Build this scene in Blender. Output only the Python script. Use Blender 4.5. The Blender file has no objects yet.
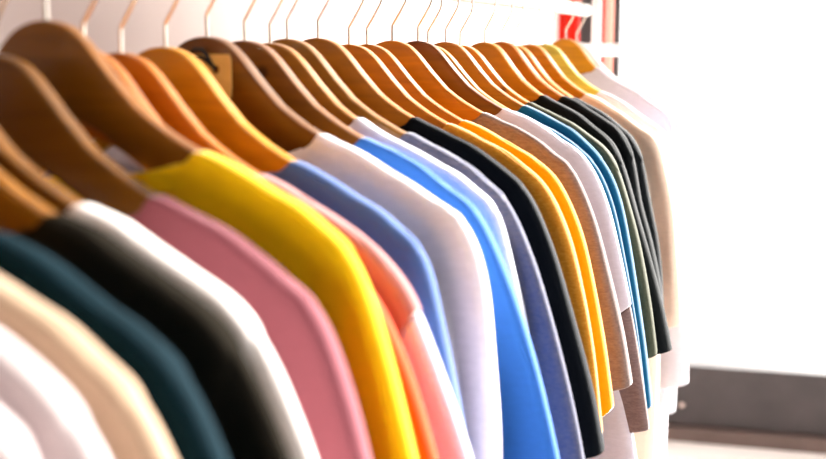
import bpy, bmesh, math, random
from mathutils import Vector, Matrix

S = bpy.context.scene
COL = S.collection
EYE = 1.565                       # camera height = height of the hanger crowns
RAILX = 0.0

# ------------------------------------------------------------------ camera
cam = bpy.data.cameras.new('camera')
co = bpy.data.objects.new('camera', cam)
COL.objects.link(co)
S.camera = co
cam.sensor_fit = 'HORIZONTAL'
cam.sensor_width = 36.0
cam.lens = 1100.0 / 826.0 * 36.0
cam.clip_start = 0.05
fwd = Vector((-0.34527331, 0.92365279, -0.16628846))      # (world z of view = -pitch)
fwd = Vector((-0.3452733, 0.9236528, -0.1662885))
right = Vector((0.9366943, 0.3501484, 0.0))
right.normalize()
fwd.normalize()
up = right.cross(fwd).normalized()
R3 = Matrix((right, up, -fwd)).transposed()
co.matrix_world = Matrix.Translation((0.47, 0.0, EYE)) @ R3.to_4x4()
cam.dof.use_dof = True
cam.dof.focus_distance = 1.28
cam.dof.aperture_fstop = 4.2

# ------------------------------------------------------------------ light
w = bpy.data.worlds.new('daylight')
S.world = w
w.use_nodes = True
bg = w.node_tree.nodes['Background']
bg.inputs[0].default_value = (1.0, 0.985, 0.97, 1)
bg.inputs[1].default_value = 1.9

sun = bpy.data.lights.new('sun', 'SUN')
sun.energy = 29.0
sun.color = (1.0, 0.96, 0.91)
sun.angle = math.radians(7)
so = bpy.data.objects.new('sun', sun)
COL.objects.link(so)
so.rotation_euler = Vector((-0.33, -0.88, -0.27)).to_track_quat('-Z', 'Y').to_euler()
so.location = (3, 12, 5)

vs = S.view_settings
vs.view_transform = 'Standard'
vs.look = 'None'
vs.exposure = 0.5
vs.gamma = 1.0
vs.use_curve_mapping = False
S.display_settings.display_device = 'sRGB'
S.cycles.max_bounces = 10
S.cycles.transparent_max_bounces = 16

# ------------------------------------------------------------------ materials
def lin(c):
    return tuple(((v / 255) / 12.92 if v / 255 <= 0.04045 else ((v / 255 + 0.055) / 1.055) ** 2.4) for v in c)

def new_mat(name):
    m = bpy.data.materials.new(name)
    m.use_nodes = True
    nt = m.node_tree
    return m, nt, nt.nodes['Principled BSDF']

def plain(name, rgb, rough=0.5, metal=0.0, noise=0.06, scale=30, bump=0.0):
    m, nt, p = new_mat(name)
    c = lin(rgb)
    tc = nt.nodes.new('ShaderNodeTexCoord')
    n = nt.nodes.new('ShaderNodeTexNoise')
    n.inputs['Scale'].default_value = scale
    n.inputs['Detail'].default_value = 5
    nt.links.new(tc.outputs['Object'], n.inputs['Vector'])
    r = nt.nodes.new('ShaderNodeValToRGB')
    r.color_ramp.elements[0].position = 0.3
    r.color_ramp.elements[1].position = 0.7
    r.color_ramp.elements[0].color = tuple(v * (1 - noise) for v in c) + (1,)
    r.color_ramp.elements[1].color = tuple(min(1, v * (1 + noise)) for v in c) + (1,)
    nt.links.new(n.outputs['Fac'], r.inputs['Fac'])
    nt.links.new(r.outputs['Color'], p.inputs['Base Color'])
    p.inputs['Roughness'].default_value = rough
    p.inputs['Metallic'].default_value = metal
    if bump:
        b = nt.nodes.new('ShaderNodeBump')
        b.inputs['Strength'].default_value = bump
        b.inputs['Distance'].default_value = 0.002
        nt.links.new(n.outputs['Fac'], b.inputs['Height'])
        nt.links.new(b.outputs['Normal'], p.inputs['Normal'])
    return m

def fabric(name, rgb, heather=0.05, fleck=None, scale=90, spec=0.12):
    """knitted cotton: flecked yarn colour, fine weave bump, soft sheen"""
    m, nt, p = new_mat(name)
    c = lin(rgb)
    c2 = lin(fleck) if fleck else tuple(v * (1 - heather * 2) for v in c)
    tc = nt.nodes.new('ShaderNodeTexCoord')
    mp = nt.nodes.new('ShaderNodeMapping')
    mp.inputs['Scale'].default_value = (1, 1, 3.0)
    nt.links.new(tc.outputs['Object'], mp.inputs['Vector'])
    n = nt.nodes.new('ShaderNodeTexNoise')
    n.inputs['Scale'].default_value = scale
    n.inputs['Detail'].default_value = 6
    n.inputs['Roughness'].default_value = 0.7
    nt.links.new(mp.outputs['Vector'], n.inputs['Vector'])
    r = nt.nodes.new('ShaderNodeValToRGB')
    r.color_ramp.elements[0].position = 0.35
    r.color_ramp.elements[1].position = 0.62
    r.color_ramp.elements[0].color = c2 + (1,)
    r.color_ramp.elements[1].color = c + (1,)
    nt.links.new(n.outputs['Fac'], r.inputs['Fac'])
    nt.links.new(r.outputs['Color'], p.inputs['Base Color'])
    p.inputs['Roughness'].default_value = 0.9
    p.inputs['Specular IOR Level'].default_value = spec
    p.inputs['Sheen Weight'].default_value = 0.75 if max(c) > .12 else 0.25 * spec
    p.inputs['Sheen Roughness'].default_value = 0.25
    wv = nt.nodes.new('ShaderNodeTexNoise')
    wv.inputs['Scale'].default_value = 900
    wv.inputs['Detail'].default_value = 2
    nt.links.new(tc.outputs['Object'], wv.inputs['Vector'])
    b = nt.nodes.new('ShaderNodeBump')
    b.inputs['Strength'].default_value = 0.35
    b.inputs['Distance'].default_value = 0.0006
    nt.links.new(wv.outputs['Fac'], b.inputs['Height'])
    nt.links.new(b.outputs['Normal'], p.inputs['Normal'])
    if max(c) > .12:                                   # thin cotton lets some light through
        tl = nt.nodes.new('ShaderNodeBsdfTranslucent')
        nt.links.new(r.outputs['Color'], tl.inputs['Color'])
        ms = nt.nodes.new('ShaderNodeMixShader')
        ms.inputs[0].default_value = 0.25
        nt.links.new(p.outputs[0], ms.inputs[1])
        nt.links.new(tl.outputs[0], ms.inputs[2])
        nt.links.new(ms.outputs[0], nt.nodes['Material Output'].inputs[0])
    return m

def wood(name, rgb, seed):
    m, nt, p = new_mat(name)
    c = lin(rgb)
    c = (c[0] * .72, c[1] * 1.06, c[2] * .30)
    tc = nt.nodes.new('ShaderNodeTexCoord')
    mp = nt.nodes.new('ShaderNodeMapping')
    mp.inputs['Scale'].default_value = (5, 60, 60)
    mp.inputs['Location'].default_value = (seed * 1.7, seed * 0.9, seed * 2.3)
    mp.inputs['Rotation'].default_value = (0, math.radians(22), 0)
    nt.links.new(tc.outputs['Object'], mp.inputs['Vector'])
    n = nt.nodes.new('ShaderNodeTexNoise')
    n.inputs['Scale'].default_value = 1.6
    n.inputs['Detail'].default_value = 7
    n.inputs['Distortion'].default_value = 0.8
    nt.links.new(mp.outputs['Vector'], n.inputs['Vector'])
    r = nt.nodes.new('ShaderNodeValToRGB')
    e = r.color_ramp.elements
    e[0].position = 0.28
    e[1].position = 0.72
    e[0].color = tuple(v * 0.72 for v in c) + (1,)
    e[1].color = tuple(min(1, v * 1.12) for v in c) + (1,)
    nt.links.new(n.outputs['Fac'], r.inputs['Fac'])
    # a few small knots
    vo = nt.nodes.new('ShaderNodeTexVoronoi')
    vo.inputs['Scale'].default_value = 17
    mp2 = nt.nodes.new('ShaderNodeMapping')
    mp2.inputs['Location'].default_value = (seed * 3.1, seed, seed * 0.37)
    nt.links.new(tc.outputs['Object'], mp2.inputs['Vector'])
    nt.links.new(mp2.outputs['Vector'], vo.inputs['Vector'])
    kr = nt.nodes.new('ShaderNodeValToRGB')
    kr.color_ramp.elements[0].position = 0.05
    kr.color_ramp.elements[1].position = 0.13
    kr.color_ramp.elements[0].color = (0.25, 0.2, 0.2, 1)
    kr.color_ramp.elements[1].color = (1, 1, 1, 1)
    nt.links.new(vo.outputs['Distance'], kr.inputs['Fac'])
    mx = nt.nodes.new('ShaderNodeMix')
    mx.data_type = 'RGBA'
    mx.blend_type = 'MULTIPLY'
    mx.inputs['Factor'].default_value = 1
    nt.links.new(r.outputs['Color'], mx.inputs['A'])
    nt.links.new(kr.outputs['Color'], mx.inputs['B'])
    nt.links.new(mx.outputs['Result'], p.inputs['Base Color'])
    p.inputs['Roughness'].default_value = 0.33
    p.inputs['Coat Weight'].default_value = 0.05
    p.inputs['Specular IOR Level'].default_value = 0.24
    p.inputs['Coat Roughness'].default_value = 0.22
    return m

M_WALL = plain('white_wall_paint', (184, 166, 160), 0.85, noise=0.02, scale=6)
M_BROWN = plain('dark_grey_wall_paint', (66, 62, 64), 0.8, noise=0.05, scale=5)
M_CEIL = plain('ceiling_paint', (238, 236, 232), 0.9, noise=0.02, scale=4)
M_FLOOR = plain('pale_floor', (246, 245, 242), 0.4, noise=0.03, scale=3)
M_FRAME = plain('dark_window_frame', (62, 56, 56), 0.5, noise=0.22, scale=7, bump=0.1)
M_LEDGE = plain('brown_window_ledge', (96, 80, 74), 0.55, noise=0.15, scale=9)
M_GROUND = plain('pale_pavement', (235, 233, 228), 0.9, noise=0.03, scale=2)
M_RAIL = plain('white_enamel', (244, 243, 242), 0.3, noise=0.01)
M_CHROME = plain('chrome_wire', (214, 204, 192), 0.22, 1.0, noise=0.03)
M_KRAFT = plain('kraft_card', (196, 160, 96), 0.8, noise=0.1, scale=60)
M_STRING = plain('black_cord', (14, 13, 12), 0.8)
M_SCREW = plain('bright_screw', (225, 205, 195), 0.3, 0.6)
M_RED = fabric('red_cotton', (226, 44, 22))
M_BLUSH = fabric('blush_cotton', (244, 190, 176))

gm, nt, p = new_mat('window_glass')
nt.nodes.remove(p)
tr = nt.nodes.new('ShaderNodeBsdfTransparent')
gl = nt.nodes.new('ShaderNodeBsdfGlossy')
gl.inputs['Roughness'].default_value = 0.02
fr = nt.nodes.new('ShaderNodeFresnel')
fr.inputs['IOR'].default_value = 1.2
mixs = nt.nodes.new('ShaderNodeMixShader')
nt.links.new(fr.outputs[0], mixs.inputs[0])
nt.links.new(tr.outputs[0], mixs.inputs[1])
nt.links.new(gl.outputs[0], mixs.inputs[2])
nt.links.new(mixs.outputs[0], nt.nodes['Material Output'].inputs[0])
M_GLASS = gm

# ------------------------------------------------------------------ helpers
def obj(name, bm, mat, parent=None, smooth=True, sub=0, solid=0.0):
    me = bpy.data.meshes.new(name)
    bmesh.ops.recalc_face_normals(bm, faces=bm.faces)
    bm.to_mesh(me)
    bm.free()
    me.materials.append(mat)
    for f in me.polygons:
        f.use_smooth = smooth
    o = bpy.data.objects.new(name, me)
    COL.objects.link(o)
    if parent:
        o.parent = parent
    if solid:
        md = o.modifiers.new('cloth_thickness', 'SOLIDIFY')
        md.thickness = solid
        md.offset = -1
    if sub:
        md = o.modifiers.new('smooth', 'SUBSURF')
        md.levels = sub
        md.render_levels = sub
    return o

def tag(o, label, cat, group=None):
    o['label'] = label
    o['category'] = cat
    if group:
        o['group'] = group
    return o

def thing(name, label, cat, loc, group=None, rotz=0.0, roty=0.0):
    o = bpy.data.objects.new(name, None)
    COL.objects.link(o)
    o.empty_display_size = 0.05
    o.location = loc
    o.rotation_euler = (0, roty, rotz)
    return tag(o, label, cat, group)

def struct(name, bm, mat, loc=(0, 0, 0), rotz=0.0):
    o = obj(name, bm, mat, smooth=False)
    o.location = loc
    o.rotation_euler = (0, 0, rotz)
    o['kind'] = 'structure'
    return o

def add_box(bm, lo, hi, bevel=0.0):
    vs_ = [bm.verts.new((x, y, z)) for x in (lo[0], hi[0]) for y in (lo[1], hi[1]) for z in (lo[2], hi[2])]
    q = [(0, 1, 3, 2), (4, 6, 7, 5), (0, 4, 5, 1), (2, 3, 7, 6), (0, 2, 6, 4), (1, 5, 7, 3)]
    fs = [bm.faces.new([vs_[i] for i in f]) for f in q]
    if bevel:
        es = {e for f in fs for e in f.edges}
        bmesh.ops.bevel(bm, geom=list(es), offset=bevel, segments=2, affect='EDGES', profile=0.5)
    return bm

def box(lo, hi, bevel=0.0):
    return add_box(bmesh.new(), lo, hi, bevel)

def add_tube(bm, pts, r, n=12, cap=True, rads=None):
    pts = [Vector(p) for p in pts]
    rings = []
    ref = None
    for i, p in enumerate(pts):
        t = (pts[min(i + 1, len(pts) - 1)] - pts[max(i - 1, 0)]).normalized()
        if ref is None:
            ref = Vector((0, 0, 1)) if abs(t.z) < 0.9 else Vector((0, 1, 0))
        a = (ref - t * ref.dot(t)).normalized()
        ref = a
        b = t.cross(a)
        rr = rads[i] if rads else r
        rings.append([bm.verts.new(p + (a * math.cos(2 * math.pi * k / n) + b * math.sin(2 * math.pi * k / n)) * rr) for k in range(n)])
    for A, B in zip(rings[:-1], rings[1:]):
        for k in range(n):
            bm.faces.new((A[k], A[(k + 1) % n], B[(k + 1) % n], B[k]))
    if cap:
        bm.faces.new(rings[0])
        bm.faces.new(rings[-1])
    return bm

def tube(pts, r, n=12, rads=None):
    return add_tube(bmesh.new(), pts, r, n, True, rads)

def interp(x, P):
    if x <= P[0][0]:
        return P[0][1]
    for (a, b), (c, d) in zip(P[:-1], P[1:]):
        if x <= c:
            t = (x - a) / (c - a)
            return b + (d - b) * t
    return P[-1][1]

def catmull(P, n):
    """smooth curve through 2-D points, n samples, roughly even"""
    P = [Vector(p) for p in P]
    Q = [2 * P[0] - P[1]] + P + [2 * P[-1] - P[-2]]
    fine = []
    for i in range(1, len(Q) - 2):
        a, b, c, d = Q[i - 1:i + 3]
        for k in range(24):
            t = k / 24
            fine.append(0.5 * ((2 * b) + (c - a) * t + (2 * a - 5 * b + 4 * c - d) * t * t + (3 * b - a - 3 * c + d) * t ** 3))
    fine.append(P[-1])
    L = [0]
    for a, b in zip(fine[:-1], fine[1:]):
        L.append(L[-1] + (b - a).length)
    out = []
    j = 0
    for k in range(n):
        s = L[-1] * k / (n - 1)
        while j < len(L) - 2 and L[j + 1] < s:
            j += 1
        t = (s - L[j]) / max(1e-9, L[j + 1] - L[j])
        out.append(fine[j].lerp(fine[j + 1], min(1, max(0, t))))
    return out

def sstep(a, b, x):
    t = min(1, max(0, (x - a) / (b - a)))
    return t * t * (3 - 2 * t)

# ------------------------------------------------------------------ the shop: floor, walls, window
HEAD = 2.585
struct('floor', box((-0.45, -2.2, -0.05), (2.3, 5.2, 0.0)), M_FLOOR)
struct('wall_left', box((-0.55, -2.2, 0.0), (-0.45, 4.32, 3.0)), M_WALL)
struct('wall_back', box((-0.55, -2.3, 0.0), (2.3, -2.2, 3.0)), M_BROWN)
struct('ceiling', box((-0.55, -2.3, 3.0), (2.3, 5.2, 3.1)), M_CEIL)
struct('wall_right', box((2.2, -2.2, 0.0), (2.3, -0.1, 3.0)), M_BROWN)
struct('trim_4', box((2.2, -0.1, HEAD), (2.3, 4.7, 3.0)), M_WALL)          # header over the side window
struct('window_3', box((2.24, -0.1, 0.0), (2.246, 4.7, HEAD)), M_GLASS)
# street wall with its low dark frame, turned a little away from the rail's end
WX, WY, WA = -0.45, 4.30, math.radians(6)
struct('window_1', box((0.0, -0.03, 0.0), (0.165, 0.09, 3.0), 0.004), M_FRAME, (WX, WY, 0), WA)
struct('trim_1', box((0.165, -0.02, 0.06), (2.62, 0.10, 0.305), 0.004), M_FRAME, (WX, WY, 0), WA)
struct('trim_2', box((0.165, -0.055, 0.0), (2.62, 0.10, 0.058), 0.004), M_LEDGE, (WX, WY, 0), WA)
struct('window_2', box((0.165, 0.03, 0.305), (2.62, 0.038, 3.0)), M_GLASS, (WX, WY, 0), WA)
struct('sun_blocker', box((1.05, -0.03, 0.305), (1.46, 0.10, 3.0), 0.004), M_FRAME, (WX, WY, 0), WA)  # added out-of-view post that keeps direct sun off the near left wall
b = bmesh.new()
bmesh.ops.create_cone(b, cap_ends=True, segments=16, radius1=0.011, radius2=0.009, depth=0.006)
bmesh.ops.rotate(b, verts=b.verts, matrix=Matrix.Rotation(math.pi / 2, 3, 'X'))
sc = obj('screw', b, M_SCREW)
ca, sa = math.cos(WA), math.sin(WA)
sc.location = (WX + 0.45 * ca + 0.0231 * sa, WY + 0.45 * sa - 0.0231 * ca, 0.142)
sc.rotation_euler = (0, 0, WA)
tag(sc, 'small bright screw head in the dark window frame near the floor', 'screw')
struct('trim_3', box((-30, 5.3, -0.35), (40, 60, -0.05)), M_GROUND)

# ------------------------------------------------------------------ the white clothes rack
RZ = EYE + 0.068
rk = thing('clothes_rack', 'white tubular clothes rack whose rail carries all the wooden hangers', 'clothes rack', (0, 2.27, 0))
def rp(x, y, z):
    return (x, y - 2.27, z)
obj('hanging_rail', tube([rp(0, y, RZ) for y in (0.02, 0.5, 1.0, 1.5, 2.0, 2.262)] + [rp(0, 2.270, RZ), rp(0, 2.274, RZ), rp(0, 2.276, RZ)], 0.0125, 20,
    [0.0125] * 6 + [0.0125, 0.0105, 0.006]), M_RAIL, rk)
obj('cross_bar', tube([rp(x, 2.335, EYE - 0.012) for x in (-0.16, -0.155, -0.1, 0.0, 0.06, 0.070, 0.075, 0.077)], 0.0135, 20,
    [0.008, 0.0135, 0.0135, 0.0135, 0.0135, 0.0135, 0.011, 0.006]), M_RAIL, rk)
obj('upright', tube([rp(0.0145, 2.306, z) for z in (0.03, 0.8, 1.5, 1.80)], 0.0105, 16), M_RAIL, rk)
obj('upright', tube([rp(0.0, 0.008, z) for z in (0.03, 0.8, 1.5, RZ + 0.0125)], 0.0125, 16), M_RAIL, rk)
obj('foot', tube([rp(x, 2.306, 0.02) for x in (-0.26, -0.1, 0.1, 0.26)], 0.02, 14), M_RAIL, rk)
obj('foot', tube([rp(x, 0.008, 0.02) for x in (-0.26, -0.1, 0.1, 0.26)], 0.02, 14), M_RAIL, rk)

# ------------------------------------------------------------------ hangers
K = 1.093
TOP = [(a * K, b * K) for a, b in [(0, 0), (.006, -.0006), (.012, -.0021), (.017, -.0042), (.022, -.0073), (.028, -.0128), (.034, -.0195), (.045, -.0325), (.06, -.0485), (.072, -.0575), (.083, -.0645), (.1, -.0735), (.12, -.083), (.15, -.1), (.18, -.117), (.196, -.128)]]
BOT = [(a * K, b * K) for a, b in [(0, -.054), (.012, -.055), (.024, -.058), (.035, -.0635), (.05, -.073), (.066, -.083), (.083, -.0925), (.12, -.110), (.16, -.129), (.18, -.1375), (.196, -.139)]]
WT = 0.0078                                           # half thickness of the wood

def hanger_body(tip=.212, WT=WT):
    bm = bmesh.new()
    half = [0.0, .003, .007, .011, .015, .019, .023, .027, .031, .036, .042, .049, .057, .066, .076, .088, .1, .115, .13, .145, .16, .175, .19, .200, .207, .212]
    half = [x * tip / .212 if x > .1 else x for x in half]
    xs = [-x for x in reversed(half[1:])] + half
    rings = []
    rc = 0.0024
    for x in xs:
        zt = interp(abs(x), TOP)
        zb = interp(abs(x), BOT)
        end = max(0.0, (abs(x) - tip + .015) / .016)
        k = math.sqrt(max(0.05, 1 - end * end))
        mid = (zt + zb) / 2
        zt, zb = mid + (zt - mid) * k, mid + (zb - mid) * k
        t = WT * (0.6 + 0.4 * k)
        ring = []
        for cx, cz, a0 in ((t - rc, zt - rc, 0), (-(t - rc), zt - rc, 90), (-(t - rc), zb + rc, 180), (t - rc, zb + rc, 270)):
            for q in range(4):
                a = math.radians(a0 + q * 30)
                ring.append(bm.verts.new((x, cx + rc * math.cos(a), cz + rc * math.sin(a))))
        rings.append(ring)
    n = len(rings[0])
    for A, B in zip(rings[:-1], rings[1:]):
        for k in range(n):
            bm.faces.new((A[k], A[(k + 1) % n], B[(k + 1) % n], B[k]))
    bm.faces.new(rings[0])
    bm.faces.new(rings[-1])
    return bm

HR = 0.0180                                           # hook radius
def hanger_hook(rise):
    """rise = height of the rail centre above the crown of this hanger"""
    cz = rise + 0.0125 + 0.0018 + 0.0003 - HR
    P = [(0, 0, -0.02), (0, 0, 0.0), (0, 0, 0.012), (0, 0, 0.0165), (0.0006, 0, 0.0180), (0.0085, 0, 0.0305), (0.0155, 0, 0.0420), (0.0172, 0, 0.0465)]
    for k in range(0, 19):
        a = math.radians(-12 + 205 * k / 18)
        P.append((HR * math.cos(a), 0, cz + HR * math.sin(a)))
    bm = tube(P, 0.00165, 8)
    bmesh.ops.create_uvsphere(bm, u_segments=8, v_segments=6, radius=0.0024, matrix=Matrix.Translation(P[-1]))
    return bm

# ------------------------------------------------------------------ T-shirts
def edge_round(d, r):
    if d <= 0:
        return 0.0
    if d >= r:
        return 1.0
    return (1 - (1 - d / r) ** 2.6) ** (1 / 2.6)

def make_shirt(root, fm, xn, corner, knee, hem, body, T, seed, dip, hemw, hem_ang, fold, sleeve_mat=None, room=.03, flare=.05, sleeve_label='', cuff_at=18):
    rnd = random.Random(seed)
    ph = [rnd.uniform(0, 6.28) for _ in range(8)]
    fold = max(.0004, min(fold, (room - .0105) * .35))
    cap = max(.0100, room - fold * 1.1 - .0012)
    ridge = [(.06, -.043), (.085, -.0615), (.109, -.0775), (.137, -.0885), (.165, -.1035), (.188, -.118)]
    ridge = [q for q in ridge if q[0] < corner[0] - .018]
    if corner[0] > .218:
        ridge.append((.204, -.1285))
    outer = ridge + [corner, knee]
    dx, dz = hem[0] - knee[0], hem[1] - knee[1]
    outer += [(knee[0] + dx * .3 + .004, knee[1] + dz * .3), (knee[0] + dx * .65 + .004, knee[1] + dz * .65), hem]
    curve = catmull(outer, 60)
    for c in curve:
        c.y += (.0013 * math.sin(c.x * 95 + ph[4]) + .0008 * math.sin(c.x * 210 + ph[5])) * sstep(.115, .14, c.x) * (1 - sstep(.195, .215, c.x))
    def ridge_z(x):
        best = None
        for a, c in zip(curve[:-1], curve[1:]):
            if a.x <= x <= c.x:
                return a.y + (c.y - a.y) * (x - a.x) / max(1e-9, c.x - a.x)
        return curve[0].y if x < curve[0].x else curve[-1].y
    W = corner[0] + 0.003
    def wave(x, z):
        dep = sstep(-.09, -.33, z)
        return fold * dep * (math.sin(x * 42 + z * 6 + ph[0]) * 0.6 + math.sin(x * 80 - z * 9 + ph[1]) * 0.3) \
            + fold * 0.35 * math.sin(x * 30 + z * 38 + ph[2]) * sstep(-.07, -.13, z)
    # ---- torso
    bm = bmesh.new()
    ins = [0, .18 * xn, .4 * xn, .6 * xn, .78 * xn, .9 * xn, .97 * xn, xn]
    outx = [xn + (W - xn) * q for q in (.06, .14, .24, .36, .48, .6, .7, .79, .87, .93, .97, .99, 1.0)]
    half = ins + outx
    xs = [-x for x in reversed(half[1:])] + half
    ds = [0, .0012, .003, .006, .010, .016, .025, .04, .06, .09, .13, .18, .24, .31, .38, .45, .52, .6, .68, .76, .85, .93, 1]
    def col(x, side):
        ax = abs(x)
        if ax < xn:
            D = dip if side < 0 else dip + 0.055
            z0 = ridge_z(xn) - 0.0005 - D * math.sqrt(max(0, 1 - (ax / xn) ** 2)) ** 0.9
        else:
            z0 = ridge_z(min(ax, corner[0] - .004)) - max(0, ax - corner[0] + .004) * 2.0
        out = []
        for i, d in enumerate(ds):
            dep = d if i < 9 else None
            zb = -body
            z = z0 - d if i < 8 else (z0 - .04) + (zb - z0 + .04) * ((d - .04) / .96)
            dd = z0 - z
            rt = 0.0105 * edge_round(dd, 0.008)
            body_t = T * sstep(0, .16, dd) * 0.55
            y = rt + body_t
            if ax < xn:
                wgt = sstep(0, .022, xn - ax)
                y = y * (1 - wgt) + (0.0115 + body_t) * wgt
            y = min(y, cap)
            y *= edge_round(W - ax, 0.016)
            xx = x * (1 + flare * sstep(.2, .55, -z))
            wv = wave(x, z) * edge_round(W - ax, .03) * (1 if side < 0 else .8)
            out.append(Vector((xx, side * y + wv, z)))
        return out
    for side in (-1, 1):
        cols = [[bm.verts.new(v) for v in col(x, side)] for x in xs]
        for A, B in zip(cols[:-1], cols[1:]):
            for i in range(len(ds) - 1):
                bm.faces.new((A[i], B[i], B[i + 1], A[i + 1]))
    bmesh.ops.remove_doubles(bm, verts=bm.verts, dist=0.00008)
    obj('torso', bm, fm, root, sub=1, solid=0.0011)
    # ---- collar band lying on the neck edge
    bm = bmesh.new()
    loop = []
    for side in (-1, 1):
        seq = [x for x in xs if abs(x) <= xn * 0.995]
        if side > 0:
            seq = seq[::-1]
        for x in seq:
            c = col(x, side)
            top = c[0]
            low = c[5]
            off = side * 0.0012
            loop.append((Vector((top.x, top.y + off, top.z + 0.0012)), Vector((low.x, low.y + off, low.z))))
    vv = [(bm.verts.new(a), bm.verts.new(a.lerp(c, .5)), bm.verts.new(c)) for a, c in loop]
    for i in range(len(vv)):
        A, B = vv[i], vv[(i + 1) % len(vv)]
        bm.faces.new((A[0], B[0], B[1], A[1]))
        bm.faces.new((A[1], B[1], B[2], A[2]))
    obj('collar', bm, fm, root, sub=1, solid=0.0014)
    # ---- sleeves
    start = [c for c in curve if c.x >= .150]
    ns = 30
    O = catmull([(c.x, c.y) for c in start[::3]] + ([] if (len(start) - 1) % 3 == 0 else [tuple(start[-1])]), ns)
    a = math.radians(hem_ang)
    I0 = Vector((.150, -.285))
    I1 = Vector((hem[0] - hemw * math.cos(a), hem[1] - hemw * math.sin(a)))
    ps = [0, .0015, .005, .010, .017, .027, .04, .06]
    for sg in (1, -1):
        bm = bmesh.new()
        rings = []
        for i in range(ns):
            s = i / (ns - 1)
            o = O[i].copy()
            o.y -= 0.0006
            inn = I0.lerp(I1, s ** 1.15)
            ch = o - inn
            L = ch.length
            dirv = ch / L
            dist = [d for d in ps if d < L * .3] + [L * .35, L * .5, L * .65] + [L - d for d in reversed(ps) if d < L * .3]
            grow = sstep(0, .22, s)
            tt = (0.0062 + 0.0055 * grow) + T * 0.25 * sstep(.2, 1, s)
            tt = min(tt, cap / 1.25 - fold * .4)
            if s > .93:
                tt += 0.0006
            fr_, bk_ = [], []
            for d in dist:
                p_ = o - dirv * d
                er = edge_round(d, .0115) * edge_round(L - d, .0115)
                wv = wave(p_.x, p_.y) * (0.5 + 0.5 * edge_round(d, .03))
                wv += fold * .5 * s * math.sin(d * 70 + ph[3] + s * 2) * er
                mid = 1 + .25 * math.sin(math.pi * d / L)
                fr_.append(Vector((sg * p_.x, -tt * er * mid + wv, p_.y)))
                bk_.append(Vector((sg * p_.x, tt * er * mid + wv, p_.y)))
            rings.append([bm.verts.new(v) for v in fr_ + bk_[::-1][1:-1]])
        n = len(rings[0])
        if sleeve_mat:
            cb = bmesh.new()
            cr = [[cb.verts.new(v.co.copy()) for v in r_] for r_ in rings[cuff_at:]]
            for A, B in zip(cr[:-1], cr[1:]):
                for q in range(n):
                    cb.faces.new((A[q], A[(q + 1) % n], B[(q + 1) % n], B[q]))
            co_ = obj('lower_sleeve', cb, sleeve_mat, root, sub=1, solid=0.0011)
            co_['label'] = sleeve_label
            rings = rings[:cuff_at + 1]
        for A, B in zip(rings[:-1], rings[1:]):
            for q in range(n):
                bm.faces.new((A[q], A[(q + 1) % n], B[(q + 1) % n], B[q]))
        obj('sleeve', bm, fm, root, sub=1, solid=0.0011)

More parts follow.
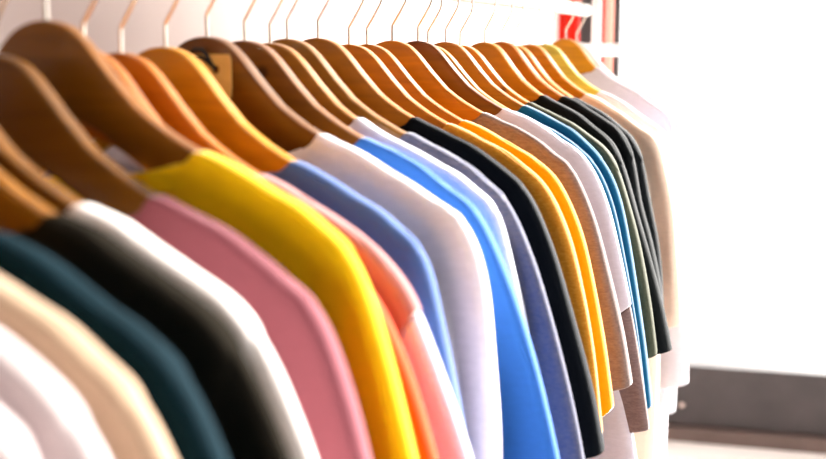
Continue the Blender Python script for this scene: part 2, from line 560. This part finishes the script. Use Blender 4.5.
# each row, near to far: place along the rail, crown offset, wood colour, how the wood looks,
# cloth colour, fleck, how the shirt reads, collar half width, corner, knee, sleeve hem, body length, neighbour hint
STD = dict(roll=0, xn=.109, corner=(.213, -.139), knee=(.237, -.187), hem=(.293, -.392), body=.69, dip=.022, hemw=.165, ang=16, fold=.0065, T=.018, yaw=0)
ROWS = [
 (.298, -.003, (170, 100, 36), (218, 204, 204), None, 'white T-shirt hanging nearest, at the bottom left corner', 'brown wooden hanger inside the nearest white T-shirt', {}),
 (.331, -.003, (170, 100, 36), (214, 200, 200), None, 'white T-shirt hanging second from the bottom left corner', 'brown wooden hanger inside the second nearest white T-shirt', {}),
 (.366, -.006, (170, 100, 36), (200, 172, 144), None, 'cream T-shirt hanging in front of the dark teal one', 'brown wooden hanger inside the cream T-shirt', {}),
 (.404, -.006, (170, 100, 36), (12, 34, 42), None, 'blackish teal T-shirt hanging between the cream and olive black ones', 'brown wooden hanger inside the blackish teal T-shirt', dict(spec=0.03)),
 (.448, -.004, (150, 78, 22), (36, 33, 28), None, 'olive black T-shirt hanging in front of a white edge and a pink T-shirt', 'brown wooden hanger at the left edge inside the olive black T-shirt', dict(spec=0.0)),
 (.470, -.002, (122, 62, 18), (250, 244, 240), None, 'white T-shirt showing only as a strip between olive black and pink', 'brown wooden hanger of the white strip T-shirt in front of the pink one', dict(T=.008)),
 (.540, -.006, (112, 56, 16), (150, 84, 94), None, 'rose pink T-shirt hanging between the white strip and the yellow one', 'dark brown wooden hanger inside the rose pink T-shirt', dict(dip=.03, knee=(.233, -.187), hem=(.272, -.392))),
 (.588, .015, (142, 70, 18), (255, 208, 10), None, 'bright yellow T-shirt hanging behind the pink one', 'large dark brown wooden hanger inside the bright yellow T-shirt', dict(knee=(.233, -.187), hem=(.276, -.392))),
 (.629, -.003, (176, 82, 14), (232, 80, 14), None, 'orange T-shirt, a narrow strip behind the bright yellow one', 'reddish orange wooden hanger inside the orange T-shirt', dict(hem=(.306, -.38), knee=(.244, -.186), corner=(.218, -.142), roll=2.4)),
 (.669, -.006, (186, 88, 10), (186, 126, 122), None, 'salmon T-shirt with pale lilac sleeve ends behind the orange one', 'orange wooden hanger inside the salmon T-shirt', dict(hem=(.306, -.385), corner=(.217, -.142), knee=(.238, -.182), roll=1.2, sleeve=(226, 224, 238), sleeve2=(214, 212, 230), cuff_at=9, sleeve_label='pale lilac white lower sleeve')),
 (.726, -.002, (200, 112, 20), (70, 106, 172), (84, 104, 154), 'denim blue heather T-shirt behind the salmon one', 'golden orange knotty wooden hanger inside the denim blue T-shirt', dict(roll=1.3, knee=(.229, -.187), hem=(.262, -.392), heather=.2)),
 (.784, .006, (116, 56, 18), (246, 238, 244), None, 'white T-shirt in the middle between denim blue and bright blue', 'dark brown wooden hanger carrying the kraft tag', dict(xn=.1, dip=.028, hem=(.252, -.42), knee=(.238, -.182), corner=(.220, -.136))),
 (.846, .003, (128, 62, 22), (58, 120, 206), None, 'bright blue T-shirt hanging between white and grey ones', 'dark brown wooden hanger inside the bright blue T-shirt', dict(hem=(.296, -.40), knee=(.238, -.189))),
 (.892, .001, (160, 84, 20), (236, 236, 246), None, 'pale T-shirt showing as a thin edge behind the bright blue one', 'brown wooden hanger inside the thin pale T-shirt behind the blue one', dict(T=.010, xn=.085, knee=(.228, -.187), hem=(.264, -.392))),
 (.926, .005, (142, 76, 28), (92, 98, 126), (120, 116, 132), 'grey blue heather T-shirt hanging in front of the black one', 'brown wooden hanger inside the grey blue heather T-shirt', dict(heather=.2, xn=.118)),
 (.992, .006, (172, 88, 34), (8, 13, 19), None, 'black T-shirt in the middle, beside the mustard one', 'tan wooden hanger inside the black T-shirt in the middle', dict(xn=.1, hem=(.293, -.385), spec=.07)),
 (1.067, .000, (190, 94, 14), (206, 132, 30), (224, 160, 60), 'mustard heather T-shirt between the black and the orange yellow one', 'orange wooden hanger inside the mustard T-shirt', dict(hem=(.276, -.390), ang=40, hemw=.15)),
 (1.115, .000, (184, 92, 14), (250, 168, 4), None, 'orange yellow T-shirt between mustard and tan heather', 'orange wooden hanger inside the orange yellow T-shirt', dict(hem=(.278, -.378), ang=40, hemw=.15)),
 (1.190, .004, (196, 100, 10), (142, 124, 118), (120, 102, 98), 'tan brown heather T-shirt behind the orange yellow one', 'broad orange wooden hanger inside the tan heather T-shirt', dict(heather=.2, hem=(.286, -.378))),
 (1.275, .004, (124, 56, 22), (230, 224, 234), None, 'pale lilac tunic T-shirt with long taupe sleeve ends between tan heather and teal', 'dark reddish brown wooden hanger inside the taupe sleeved T-shirt', dict(sleeve=(150, 128, 126), sleeve2=(128, 106, 104), sleeve_label='taupe lower sleeve', flare=.33, hem=(.296, -.456), body=.72)),
 (1.311, -.001, (196, 110, 34), (20, 92, 128), None, 'teal T-shirt, first of two, beside the taupe sleeved one', 'orange wooden hanger seen as a slit, of the first teal T-shirt', dict(T=.010, hem=(.286, -.44), body=.5)),
 (1.380, .003, (178, 90, 36), (24, 100, 138), None, 'teal T-shirt, second of two, beside the dark olive one', 'reddish brown wooden hanger inside the second teal T-shirt', dict(hem=(.288, -.454), corner=(.216, -.146), yaw=-4, body=.5)),
 (1.440, -.001, (206, 106, 28), (66, 68, 52), (78, 80, 62), 'dark olive T-shirt with a cream shoulder edge', 'orange wooden hanger seen as a slit, of the dark olive T-shirt', dict(body=.5, yaw=-6, hem=(.283, -.40), corner=(.222, -.154), knee=(.243, -.212), xn=.1)),
 (1.555, .003, (208, 112, 30), (12, 17, 19), None, 'black T-shirt, first of three far ones, beside dark olive', 'wide tan wooden hanger inside the first far black T-shirt', dict(body=.5, yaw=-16, xn=.098, hem=(.306, -.411), corner=(.222, -.157), knee=(.246, -.224))),
 (1.646, .004, (196, 96, 28), (14, 18, 21), None, 'black T-shirt, second of three far ones', 'reddish tan wooden hanger inside the second far black T-shirt', dict(body=.5, yaw=-16, hem=(.280, -.40), corner=(.222, -.160), knee=(.238, -.225))),
 (1.712, -.001, (214, 114, 30), (12, 16, 20), None, 'black T-shirt, last of three far ones, beside beige', 'pale orange wooden hanger seen as a slit, of the last black T-shirt', dict(body=.5, yaw=-16, hem=(.270, -.40), corner=(.226, -.163), knee=(.243, -.232))),
 (1.816, .000, (222, 116, 26), (252, 230, 210), None, 'beige T-shirt hanging behind the last black one', 'golden orange wooden hanger inside the beige T-shirt', dict(yaw=-16, hem=(.287, -.439), corner=(.236, -.150), knee=(.257, -.222))),
 (1.925, .000, (226, 176, 130), (222, 218, 226), None, 'white long T-shirt whose hem shows below the teal sleeve', 'pale wooden hanger seen as a slit, of the long white T-shirt', dict(yaw=-16, hem=(.286, -.571), corner=(.237, -.156), knee=(.260, -.25), body=.80)),
 (2.085, .010, (232, 126, 30), (222, 212, 222), None, 'pale lilac white T-shirt under the last golden hanger', 'golden orange wooden hanger farthest along, beside the white rail end', dict(yaw=-15, xn=.068, hem=(.270, -.442), corner=(.219, -.145), knee=(.240, -.232))),
 (2.180, .004, (250, 248, 246), (222, 219, 226), None, 'white T-shirt hanging farthest, at the rail end by the window', 'white painted wooden hanger last on the rail', dict(yaw=-15, hem=(.270, -.50), corner=(.219, -.156), knee=(.240, -.24), body=.72)),
]
rng = random.Random(7)
for i, (y, dz, wc, fc, fleck, slabel, hlabel, opt) in enumerate(ROWS):
    P = dict(STD)
    P.update(opt)
    gaps = [abs(r[0] - y) for r in ROWS if r[0] != y]
    room = min(gaps) / 2
    yaw = math.radians(P['yaw'] + rng.uniform(-1, 1) * min(1.2, room * 40))
    z = EYE + dz
    px = -.075 * math.sin(math.radians(P['roll']))
    h = thing('clothes_hanger', hlabel, 'hanger', (px, y, z), 'hangers on the white rail', yaw, math.radians(P['roll']))
    wm = M_RAIL if wc[0] > 245 else wood('hanger_wood_%d' % i, wc, i + 1)
    obj('wooden_body', hanger_body(min(.210, P['corner'][0] - .011) - (.008 if P['corner'][1] < -.149 else 0), .0064 if y < .7 else WT), wm, h)
    obj('hook', hanger_hook(RZ - z), M_CHROME, h)
    s = thing('t_shirt', slabel, 't-shirt', (px, y, z), 'T-shirts on the white rail', yaw, math.radians(P['roll']))
    fm = fabric('cotton_%d' % i, fc, P.get('heather', .04), fleck, 90 if fleck is None else 170, P.get('spec', .12))
    make_shirt(s, fm, P['xn'], P['corner'], P['knee'], P['hem'], P['body'], P['T'], 100 + i, P['dip'], P['hemw'], P['ang'], P['fold'],
               P.get('sleeve') and fabric('cotton_sleeve_%d' % i, P['sleeve'], .2, P['sleeve2'], 170), room, P.get('flare', .05), P.get('sleeve_label', ''), P.get('cuff_at', 18))

# ------------------------------------------------------------------ kraft tag on the dark hanger
TY = .784 - WT - 0.0022
tg = thing('hang_tag', 'beige kraft card tag with a punched hole on a dark wooden hanger', 'tag', (0.0, TY, EYE + .004))
bm = bmesh.new()
n = 24
x0, x1, z0, z1 = -.010, .0275, -.046, -.012
hc, hr = Vector((.0135, -.024)), .0034
ring, outr = [], []
for q in range(n):
    a = 2 * math.pi * q / n
    d = Vector((math.cos(a), math.sin(a)))
    ring.append(bm.verts.new((hc.x + d.x * hr, 0, hc.y + d.y * hr)))
    ts = []
    if d.x > 1e-6: ts.append((x1 - hc.x) / d.x)
    if d.x < -1e-6: ts.append((x0 - hc.x) / d.x)
    if d.y > 1e-6: ts.append((z1 - hc.y) / d.y)
    if d.y < -1e-6: ts.append((z0 - hc.y) / d.y)
    t = min(ts)
    outr.append(bm.verts.new((hc.x + d.x * t, 0, hc.y + d.y * t)))
for q in range(n):
    bm.faces.new((ring[q], ring[(q + 1) % n], outr[(q + 1) % n], outr[q]))
card = obj('card', bm, M_KRAFT, tg, smooth=False, solid=0.0012)
cp = [(.0135, -.0014, -.0240), (.0105, -.0026, -.0195), (.0065, -.0030, -.0125), (.002, -.0028, -.0085), (-.004, -.0026, -.008), (-.0085, -.0024, -.011), (-.006, -.0026, -.0145), (.002, -.003, -.0145), (.0085, -.0028, -.0185), (.0135, -.0014, -.0236)]
obj('cord', tube(cp, 0.0016, 8), M_STRING, tg)

# ------------------------------------------------------------------ red and blush cloths over a wall bar beyond the rack
BZ = EYE + 0.24
br = thing('wall_bar', 'short white bar fixed to the left wall that carries the red and blush scarves', 'wall bar', (-0.449, 3.0, BZ))
obj('bar', tube([(0, 0, 0), (0.2, 0, 0), (0.40, 0, 0), (0.404, 0, 0)], 0.009, 14, [.009, .009, .009, .005]), M_RAIL, br)
bm = bmesh.new()
bmesh.ops.create_cone(bm, cap_ends=True, segments=20, radius1=0.024, radius2=0.02, depth=0.008, matrix=Matrix.Translation((0.004, 0, 0)) @ Matrix.Rotation(math.pi / 2, 4, 'Y'))
obj('wall_plate', bm, M_RAIL, br)

def drape(name, x0, x1, y, drop_f, drop_b, mat, folds, amp, label, seed, lean=0.0):
    rnd = random.Random(seed)
    bm = bmesh.new()
    p0 = rnd.uniform(0, 6)
    path = []
    r = 0.0112
    for k in range(14, 0, -1):
        path.append((r, -drop_b * k / 14))
    for k in range(0, 9):
        a = math.pi * k / 8
        path.append((r * math.cos(a), r * math.sin(a)))
    for k in range(1, 19):
        path.append((-r, -drop_f * k / 18))
    nx = 20
    g = []
    for (yy, zz) in path:
        f = sstep(0, .12, -zz)
        row = []
        for i_ in range(nx + 1):
            u = i_ / nx
            sgn = 1 if yy > 0 else -1
            yo = sgn * amp * f * (1 + math.sin(u * folds * 6.283 + p0 + zz * 2))
            x = x0 + (x1 - x0) * u + lean * -min(0, zz)
            row.append(bm.verts.new((x, y + yy + yo, BZ + zz)))
        g.append(row)
    for A, B in zip(g[:-1], g[1:]):
        for i_ in range(nx):
            bm.faces.new((A[i_], A[i_ + 1], B[i_ + 1], B[i_]))
    o = obj(name, bm, mat, sub=1, solid=0.0016)
    return tag(o, label, 'scarf', 'scarves on the wall bar')

drape('scarf', -.222, -.174, 3.0, .60, .5, M_RED, 3, .008, 'wide red scarf glimpsed between white rail and last hanger hooks', 1)
drape('scarf', -.121, -.099, 3.0, .62, .5, M_RED, 1, .004, 'narrow red scarf hanging just right of the white upright', 2)
drape('scarf', -.0985, -.080, 3.0, .64, .5, M_BLUSH, 1, .003, 'pale blush scarf hanging between red scarf and dark window frame', 3)
